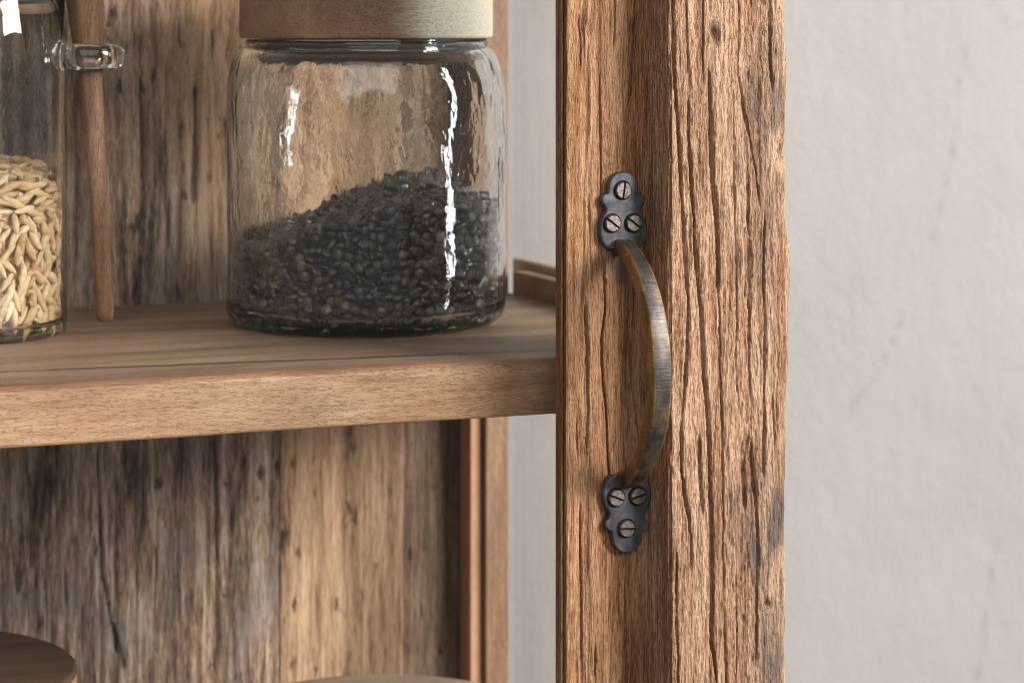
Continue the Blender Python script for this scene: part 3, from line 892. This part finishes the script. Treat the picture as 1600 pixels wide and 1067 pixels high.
# ---------------------------------------------------------------- grains
def ellipsoid(name, a, b, c, nu, nv, mat, pinch=0.0, bend=0.0):
    V = [(0, 0, -c)]; F = []
    for j in range(1, nv):
        ph = -PI/2 + PI * j / nv
        for i in range(nu):
            th = 2 * PI * i / nu
            V.append((a * math.cos(ph) * math.cos(th), b * math.cos(ph) * math.sin(th), c * math.sin(ph)))
    V.append((0, 0, c))
    V = np.array(V)
    if pinch:
        k = 1 - pinch * np.abs(V[:, 2] / c) ** 2.2
        V[:, 0] *= k; V[:, 1] *= k
    if bend:
        V[:, 0] += bend * (V[:, 2] / c) ** 2
    for i in range(nu):
        F.append((0, 1 + (i + 1) % nu, 1 + i))
        F.append((len(V) - 1, 1 + (nv - 2) * nu + i, 1 + (nv - 2) * nu + (i + 1) % nu))
    for j in range(nv - 2):
        for i in range(nu):
            A = 1 + j * nu
            F.append((A + i, A + (i + 1) % nu, A + nu + (i + 1) % nu, A + nu + i))
    me = bpy.data.meshes.new(name)
    me.from_pydata(V.tolist(), [], F); me.update()
    for p in me.polygons: p.use_smooth = True
    me.materials.append(mat)
    return me, V, F

def relax(P, dmin, confine, it=40):
    for _ in range(it):
        D_ = P[:, None] - P[None]
        L = np.sqrt((D_ ** 2).sum(-1)) + np.eye(len(P))
        w = np.clip(dmin - L, 0, None) / L * .30
        P = P + (D_ * w[..., None]).sum(1)
        P = confine(P)
    return P

def rest_mesh(name, base_V, base_F, mats, extra, mat, parent=None):
    VV = []; FF = []; sv = []; off = 0
    rs = np.random.RandomState(4)
    for M in mats:
        R = np.array(M.to_3x3()); T = np.array(M.translation)
        VV.append(base_V @ R.T + T); FF += [tuple(i + off for i in f) for f in base_F]
        sv.append(np.full(len(base_V), rs.rand())); off += len(base_V)
    if extra is not None:
        VV.append(extra[0]); FF += [tuple(i + off for i in f) for f in extra[1]]; sv.append(np.zeros(len(extra[0])))
    return mesh_np(name, np.vstack(VV), FF, mat, parent, True, {'seedvar': np.concatenate(sv)})

def heap_core(R, zb, hfun, drop, seg=40, rr=8):
    V = []; F = []
    for k in range(rr + 1):
        r = R * k / rr
        for i in range(seg):
            a = 2 * PI * i / seg; x, y = r * math.cos(a), r * math.sin(a)
            V.append((x, y, hfun(x, y) - drop))
    for k in range(rr):
        for i in range(seg):
            j = (i + 1) % seg
            F.append((k*seg + i, (k+1)*seg + i, (k+1)*seg + j, k*seg + j))
    b0 = len(V)
    for i in range(seg):
        a = 2 * PI * i / seg; V.append((R * math.cos(a), R * math.sin(a), zb))
    for i in range(seg):
        j = (i + 1) % seg
        F.append((rr*seg + i, b0 + i, b0 + j, rr*seg + j))
    F.append(tuple(b0 + i for i in range(seg))[::-1])
    return np.array(V), F

RGT = np.array([CT, -ST]); FWD = np.array([ST, CT])
def lentil_h(x, y):
    u = (x * RGT[0] + y * RGT[1]) / JR; v = (x * FWD[0] + y * FWD[1]) / JR      # u right, v away
    pk = zj(283); lo = zj(360)
    t = float(sstep(-.95, .40, np.array(u)))
    h = lo + (pk - lo) * t
    if u > .45: h -= .010 * ((u - .45) / .55) ** 1.3
    return h + .010 * (v * .5 - .35) * (1 if v < 0 else .6) + .0012 * math.sin(60 * x + 2) * math.cos(70 * y)

def fill(jx, jy, R, zb, hfun, size, dmin, depth, n_try, seed, wall_lo):
    """positions (local) in the shell against the glass and in the top layer"""
    rs = np.random.RandomState(seed)
    pts = []
    cell = {}
    def ok(p):
        k = tuple(int(math.floor(c / dmin)) for c in p)
        for a in (-1, 0, 1):
            for b in (-1, 0, 1):
                for c in (-1, 0, 1):
                    for q in cell.get((k[0]+a, k[1]+b, k[2]+c), ()):
                        if (p[0]-q[0])**2 + (p[1]-q[1])**2 + (p[2]-q[2])**2 < dmin * dmin: return False
        cell.setdefault(k, []).append(p); return True
    Rm = R - size
    for _ in range(n_try):
        if rs.rand() < .62:
            a = rs.rand() * 2 * PI; r = Rm - rs.rand() ** 1.6 * depth
            x, y = r * math.cos(a), r * math.sin(a)
            z = zb + rs.rand() * (hfun(x, y) - zb)
        else:
            a = rs.rand() * 2 * PI; r = Rm * math.sqrt(rs.rand())
            x, y = r * math.cos(a), r * math.sin(a)
            z = hfun(x, y) - rs.rand() * depth * .8
        if z < zb: continue
        p = (x, y, z)
        if ok(p): pts.append(p)
    P = np.array(pts)
    def confine(P):
        r = np.hypot(P[:, 0], P[:, 1]); k = np.minimum(1, Rm / np.maximum(r, 1e-9))
        P[:, 0] *= k; P[:, 1] *= k
        P[:, 2] = np.maximum(P[:, 2], zb)
        return P
    if len(P) < 2600: P = relax(P, dmin * 1.12, confine, 14)
    return P

CAMP = np.array([XC, -D, ZC])
def place(P, jx, jy, R, orient, me, V, F, core, name, label, cat, group, stuff_name, stuff_label, mat, limit, in_view):
    W_ = P + np.array([jx, jy, 0])
    # rank by how openly each grain shows to the camera: front half against the glass, then the top layer
    d = (P[:, 0] * FWD[0] + P[:, 1] * FWD[1]) / R
    r = np.hypot(P[:, 0], P[:, 1]) / R
    score = np.where(d < 0, r * 1.2 - d, -1.0) + in_view(P) 
    order = np.argsort(-score)
    mats = [orient(p) for p in P]
    first = None
    for n_, k in enumerate(order[:limit]):
        M = mats[k]; M.translation = Vector(W_[k])
        if first is None:
            o = bpy.data.objects.new(name, me); first = o
        else: o = first.copy()
        COL.objects.link(o)
        o.matrix_world = M
        tag(o, label, cat, group)
    rest = []
    for k in order[limit:]:
        M = mats[k]; M.translation = Vector(P[k]); rest.append(M)
    o = rest_mesh(stuff_name, V, F, rest, core, mat)
    o.location = (jx, jy, 0)
    tag(o, stuff_label, cat, None, 'stuff')

LA, LC = .0027, .00125
me_l, V_l, F_l = ellipsoid('lentil', LA, LA * .95, LC, 14, 8, M_LENTIL)
rsl = np.random.RandomState(5)
RIN = JR - TW - .0004
def orient_l(p):
    r = math.hypot(p[0], p[1])
    e = [rsl.randn() * .55, rsl.randn() * .55, rsl.rand() * 6.28]
    M = Matrix.Rotation(e[2], 4, 'Z') @ Matrix.Rotation(e[0], 4, 'X') @ Matrix.Rotation(e[1], 4, 'Y')
    if r > RIN - .0045 and rsl.rand() < .45:           # lies flat against the glass
        a = math.atan2(p[1], p[0])
        M = Matrix.Rotation(a, 4, 'Z') @ Matrix.Rotation(PI/2 + rsl.randn() * .25, 4, 'Y') @ Matrix.Rotation(rsl.rand() * 6.28, 4, 'Z') @ Matrix.Rotation(rsl.randn() * .25, 4, 'X')
    return M @ Matrix.Scale(.86 + .26 * rsl.rand(), 4)
PL = fill(JX, JY, RIN, .0058 + .0018, lentil_h, .0022, .0034, .0068, 110000, 21, 0)
core_l = heap_core(RIN - .0075, .0062, lentil_h, .0045)
place(PL, JX, JY, RIN, orient_l, me_l, V_l, F_l, core_l, 'lentil',
      'small dark grey-green lentil in the heap inside the wide wood-lidded glass jar', 'lentil', 'lentils in the wide jar',
      'lentil_heap', 'mass of dark grey-green lentils filling the wide glass jar behind the front ones', M_LENTIL, 300,
      lambda P: np.where(P[:, 2] > .012, .1, 0))

# ---------------------------------------------------------------- tall jar with pasta
OX, OY, OR_, OT = solve_jar(-50, 541, 153, .004)
def zo(py): return ZC - (py - YH) / FPX * OT
pj = tag(empty('pasta_jar', (OX, OY, 0)), 'tall clear glass jar of orzo pasta with a glass loop on its side', 'jar')
OW = .0022
z_pl = zo(27)
lathe('glass_body', [(0, .001), (OR_ - .008, .0006), (OR_ - .004, 0)] + arc(OR_ - .004, .004, .004, -85, 0, 5) +
      [(OR_, .03), (OR_, .08), (OR_, .13), (OR_, z_pl + .03), (OR_ - OW * .5, z_pl + .0308), (OR_ - OW, z_pl + .03), (OR_ - OW, .13), (OR_ - OW, .08), (OR_ - OW, .03)] +
      arc(OR_ - OW - .004, .0095, .004, 0, -88, 5) + [(0, .0055)], M_JAR2, pj, 128)
RO = OR_ - OW - .0003
lathe('lid_plug', [(0, z_pl), (RO - .002, z_pl), (RO - .0008, z_pl + .001), (RO - .0008, zo(11)), (RO - .003, zo(10.5)), (RO - .003, z_pl + .03), (0, z_pl + .03)], M_LID, pj, 96)
lathe('gasket', [(RO - .0029, zo(10)), (RO - .0006, zo(9)), (RO - .0006, zo(-4)), (RO - .0029, zo(-5))], M_GASKET, pj, 96, closed=True)
lathe('lid', [(0, z_pl + .0315), (OR_ + .003, z_pl + .0315), (OR_ + .0035, z_pl + .033), (OR_ + .0035, z_pl + .05), (OR_ + .002, z_pl + .052), (0, z_pl + .052)], M_LID, pj, 96)
# glass loop fused to the side, holding the spoon
rcx, rcy, rcz = at_t(139, 88.5, OT)
def loop():
    V = []; F = []; n, k = 48, 16
    Rm, rh, rv = .0117, .0034, .0060
    for i in range(n):
        a = 2 * PI * i / n
        el = 1.10 if math.cos(a) > 0 else 1.15
        for j in range(k):
            b = 2 * PI * j / k
            R_ = Rm + rh * math.cos(b)
            lx = R_ * math.cos(a) * el; ly = R_ * math.sin(a)
            V.append((lx * RGT[0] + ly * FWD[0], lx * RGT[1] + ly * FWD[1], rv * math.sin(b) * (1 - .1 * math.cos(a))))
    for i in range(n):
        for j in range(k):
            F.append((i*k + j, ((i+1) % n)*k + j, ((i+1) % n)*k + (j+1) % k, i*k + (j+1) % k))
    o = mesh_np('glass_loop', V, F, M_RING, pj, True)
    o.location = (rcx - OX, rcy - OY, rcz)
    return o
loop()
def orzo_h(x, y):
    u = (x * RGT[0] + y * RGT[1]) / OR_; v = (x * FWD[0] + y * FWD[1]) / OR_
    return zo(268) - .010 * max(0, u - .55) / .45 + .004 * v + .0012 * math.sin(150 * x) * math.cos(130 * y)
me_o, V_o, F_o = ellipsoid('orzo_grain', .0019, .0017, .0059, 12, 12, M_ORZO, .20, .0005)
rso = np.random.RandomState(8)
def orient_o(p):
    r = math.hypot(p[0], p[1]); a = math.atan2(p[1], p[0])
    tilt = rso.randn() * .75
    if p[2] > orzo_h(p[0], p[1]) - .016: tilt = PI/2 + rso.randn() * .22
    if r > RO - .006:
        # long axis lies in the tangent plane of the glass
        return Matrix.Rotation(a, 4, 'Z') @ Matrix.Rotation(tilt, 4, 'X') @ Matrix.Rotation(rso.randn() * .16, 4, 'Y') @ Matrix.Rotation(rso.rand() * 6.28, 4, 'Z') @ Matrix.Scale(.85 + .3 * rso.rand(), 4)
    return Matrix.Rotation(rso.rand() * 6.28, 4, 'Z') @ Matrix.Rotation(PI/2 + rso.randn() * .35, 4, 'X') @ Matrix.Rotation(rso.rand() * 6.28, 4, 'Z') @ Matrix.Scale(.85 + .3 * rso.rand(), 4)
PO = fill(OX, OY, RO,   .0075, orzo_h, .0023, .0041, .0075, 60000, 33, 0)
core_o = heap_core(RO - .0062, .006, orzo_h, .0055)
place(PO, OX, OY, RO, orient_o, me_o, V_o, F_o, core_o, 'orzo_grain',
      'pale cream orzo grain lying among others in the tall pasta jar', 'pasta', 'orzo grains in the tall jar',
      'orzo_pasta', 'mass of pale cream orzo pasta filling the tall glass jar', M_ORZO, 300,
      lambda P: np.where((P[:, 0] * RGT[0] + P[:, 1] * RGT[1]) > .25 * OR_, 3.0, -3.0))

# wooden spoon hanging through the loop
def spoon():
    keys = [(-70, 127, 27), (-30, 130, 28.5), (0, 133, 28), (40, 135, 25), (70, 137, 22.5), (95, 140, 20), (120, 141.5, 18), (180, 146, 15.5), (250, 150, 15), (330, 155.5, 14), (400, 159.5, 13.6), (450, 162, 14), (490, 163.5, 14), (499, 164, 12), (503.5, 164, 6)]
    V = []; F = []; k = 24
    top = at_t(139, 88.5, OT)
    for n_, (py, px, hw) in enumerate(keys):
        x, y, z = at_t(px, py, OT)
        r = hw * 1.07 / FPX * OT
        for j in range(k):
            a = 2 * PI * j / k
            V.append((x + r * math.cos(a) - rcx, y + r * .85 * math.sin(a) - rcy, z - rcz))
    for i in range(len(keys) - 1):
        for j in range(k):
            F.append((i*k + j, i*k + (j+1) % k, (i+1)*k + (j+1) % k, (i+1)*k + j))
    F.append(tuple(range(k))); F.append(tuple(range((len(keys)-1)*k, len(keys)*k))[::-1])
    o = mesh_np('wooden_spoon', V, F, M_SPOON, None, True)
    o.location = (rcx, rcy, rcz)
    import bmesh
    bm = bmesh.new(); bm.from_mesh(o.data); bmesh.ops.recalc_face_normals(bm, faces=bm.faces); bm.to_mesh(o.data); bm.free()
    m = o.modifiers.new('sub', 'SUBSURF'); m.levels = 2; m.render_levels = 2
    tag(o, 'brown wooden spoon with tapered handle hanging through the glass loop of the pasta jar', 'spoon')
spoon()

# ---------------------------------------------------------------- things on the lower shelf
def canister(cx_px, cy_px, a_px, t, name, label, cat, lid_mat, body_mat, lid_h=.022, inset=.006):
    x, y, z = at_t(cx_px, cy_px, t); R = a_px / FPX * t
    o = tag(empty(name, (x, y, ZLOW)), label, cat); H = z - ZLOW
    lathe('lid', [(0, H - lid_h), (R - .001, H - lid_h)] + arc(R - .001, H - lid_h + .001, .001, -90, 0, 3) + arc(R - .0022, H - .0022, .0022, 0, 90, 4) + [(0, H)], lid_mat, o, 128)
    lathe('body', [(0, 0), (R - inset - .003, 0), (R - inset, .003), (R - inset, H - lid_h - .0004), (0, H - lid_h - .0004)], body_mat, o, 128)
    return o
canister(-190, 1050, 306, 1.125, 'wooden_canister', 'round canister with a flat dark brown wooden lid in the lower left corner', 'canister', M_DARKLID, M_BEAD, .0035, .0002)  # bright orange body: the lit side wall is put into its colour
canister(592, 1116, 250, 1.20, 'wooden_pot', 'pale round wooden lid of a pot just showing at the bottom edge', 'pot', M_PALELID, M_PALELID)

# ---------------------------------------------------------------- light
W_ = bpy.data.worlds.new('World'); S.world = W_; W_.use_nodes = True
bg = W_.node_tree.nodes['Background']
bg.inputs['Color'].default_value = (1.0, .985, .965, 1); bg.inputs['Strength'].default_value = .175
def area(name, loc, target, sx, sy, power, col):
    L = bpy.data.lights.new(name, 'AREA'); L.shape = 'RECTANGLE'; L.size = sx; L.size_y = sy; L.energy = power; L.color = col
    o = bpy.data.objects.new(name, L); COL.objects.link(o); o.location = loc
    dv = Vector(target) - Vector(loc); o.rotation_euler = dv.to_track_quat('-Z', 'Y').to_euler()
    return o
def polar(az, el, dist, c=(.05, .05, -.05)):
    a, e = math.radians(az), math.radians(el)     # az from the door's normal towards the right
    return (c[0] + dist * math.cos(e) * math.sin(a), c[1] - dist * math.cos(e) * math.cos(a), c[2] + dist * math.sin(e))
area('window_light', polar(41, 23, 2.5), (.0, .05, -.05), 1.2, .85, 136, (1.0, .965, .915))
area('side_window_light', polar(54, 6, 3.0, (.0, .12, -.05)), (.0, .12, -.05), .16, 1.3, 20, (.93, .96, 1.0))
area('room_fill', polar(-18, 28, 2.6), (.0, .05, -.05), 2.4, 1.6, 24, (1.0, .97, .935))  # unseen fill panel, added to lift the shaded front and left faces

# ---------------------------------------------------------------- camera
cam = bpy.data.cameras.new('camera'); co = bpy.data.objects.new('camera', cam); COL.objects.link(co)
co.location = (XC, -D, ZC); co.rotation_euler = (PI/2, 0, -TH)
cam.sensor_fit = 'HORIZONTAL'; cam.sensor_width = 36.0; cam.lens = FPX / 1600 * 36.0
cam.shift_y = -(533.5 - YH) / 1600.0
cam.clip_start = .01; cam.clip_end = 50
cam.dof.use_dof = True
cam.dof.focus_distance = at_t(1000, 560, 1.03)[1] * CT * 0 + 1.035
cam.dof.aperture_fstop = 13.0
S.camera = co
S.render.resolution_x, S.render.resolution_y = 1024, 682
S.view_settings.view_transform = 'Standard'
try: S.view_settings.look = 'None'
except Exception: pass
S.view_settings.exposure = 0; S.view_settings.gamma = 1; S.view_settings.use_curve_mapping = False
cy = S.cycles
cy.use_denoising = True
try: cy.denoiser = 'OPENIMAGEDENOISE'
except Exception: pass
cy.max_bounces = 20; cy.transmission_bounces = 16; cy.transparent_max_bounces = 16; cy.glossy_bounces = 8; cy.diffuse_bounces = 4
cy.caustics_refractive = True; cy.caustics_reflective = True
cy.sample_clamp_indirect = 30.0
cy.blur_glossy = 0.0
cy.filter_width = 0.9
try:
    cy.denoising_input_passes = 'RGB_ALBEDO_NORMAL'; cy.denoising_prefilter = 'ACCURATE'
except Exception: pass

print('XS',XS,'YB',YB,'XP',XP0,XP1,'J',JX,JY,JR,'O',OX,OY,OR_,'n',len(PL),len(PO),'rear',xl_,xr_)
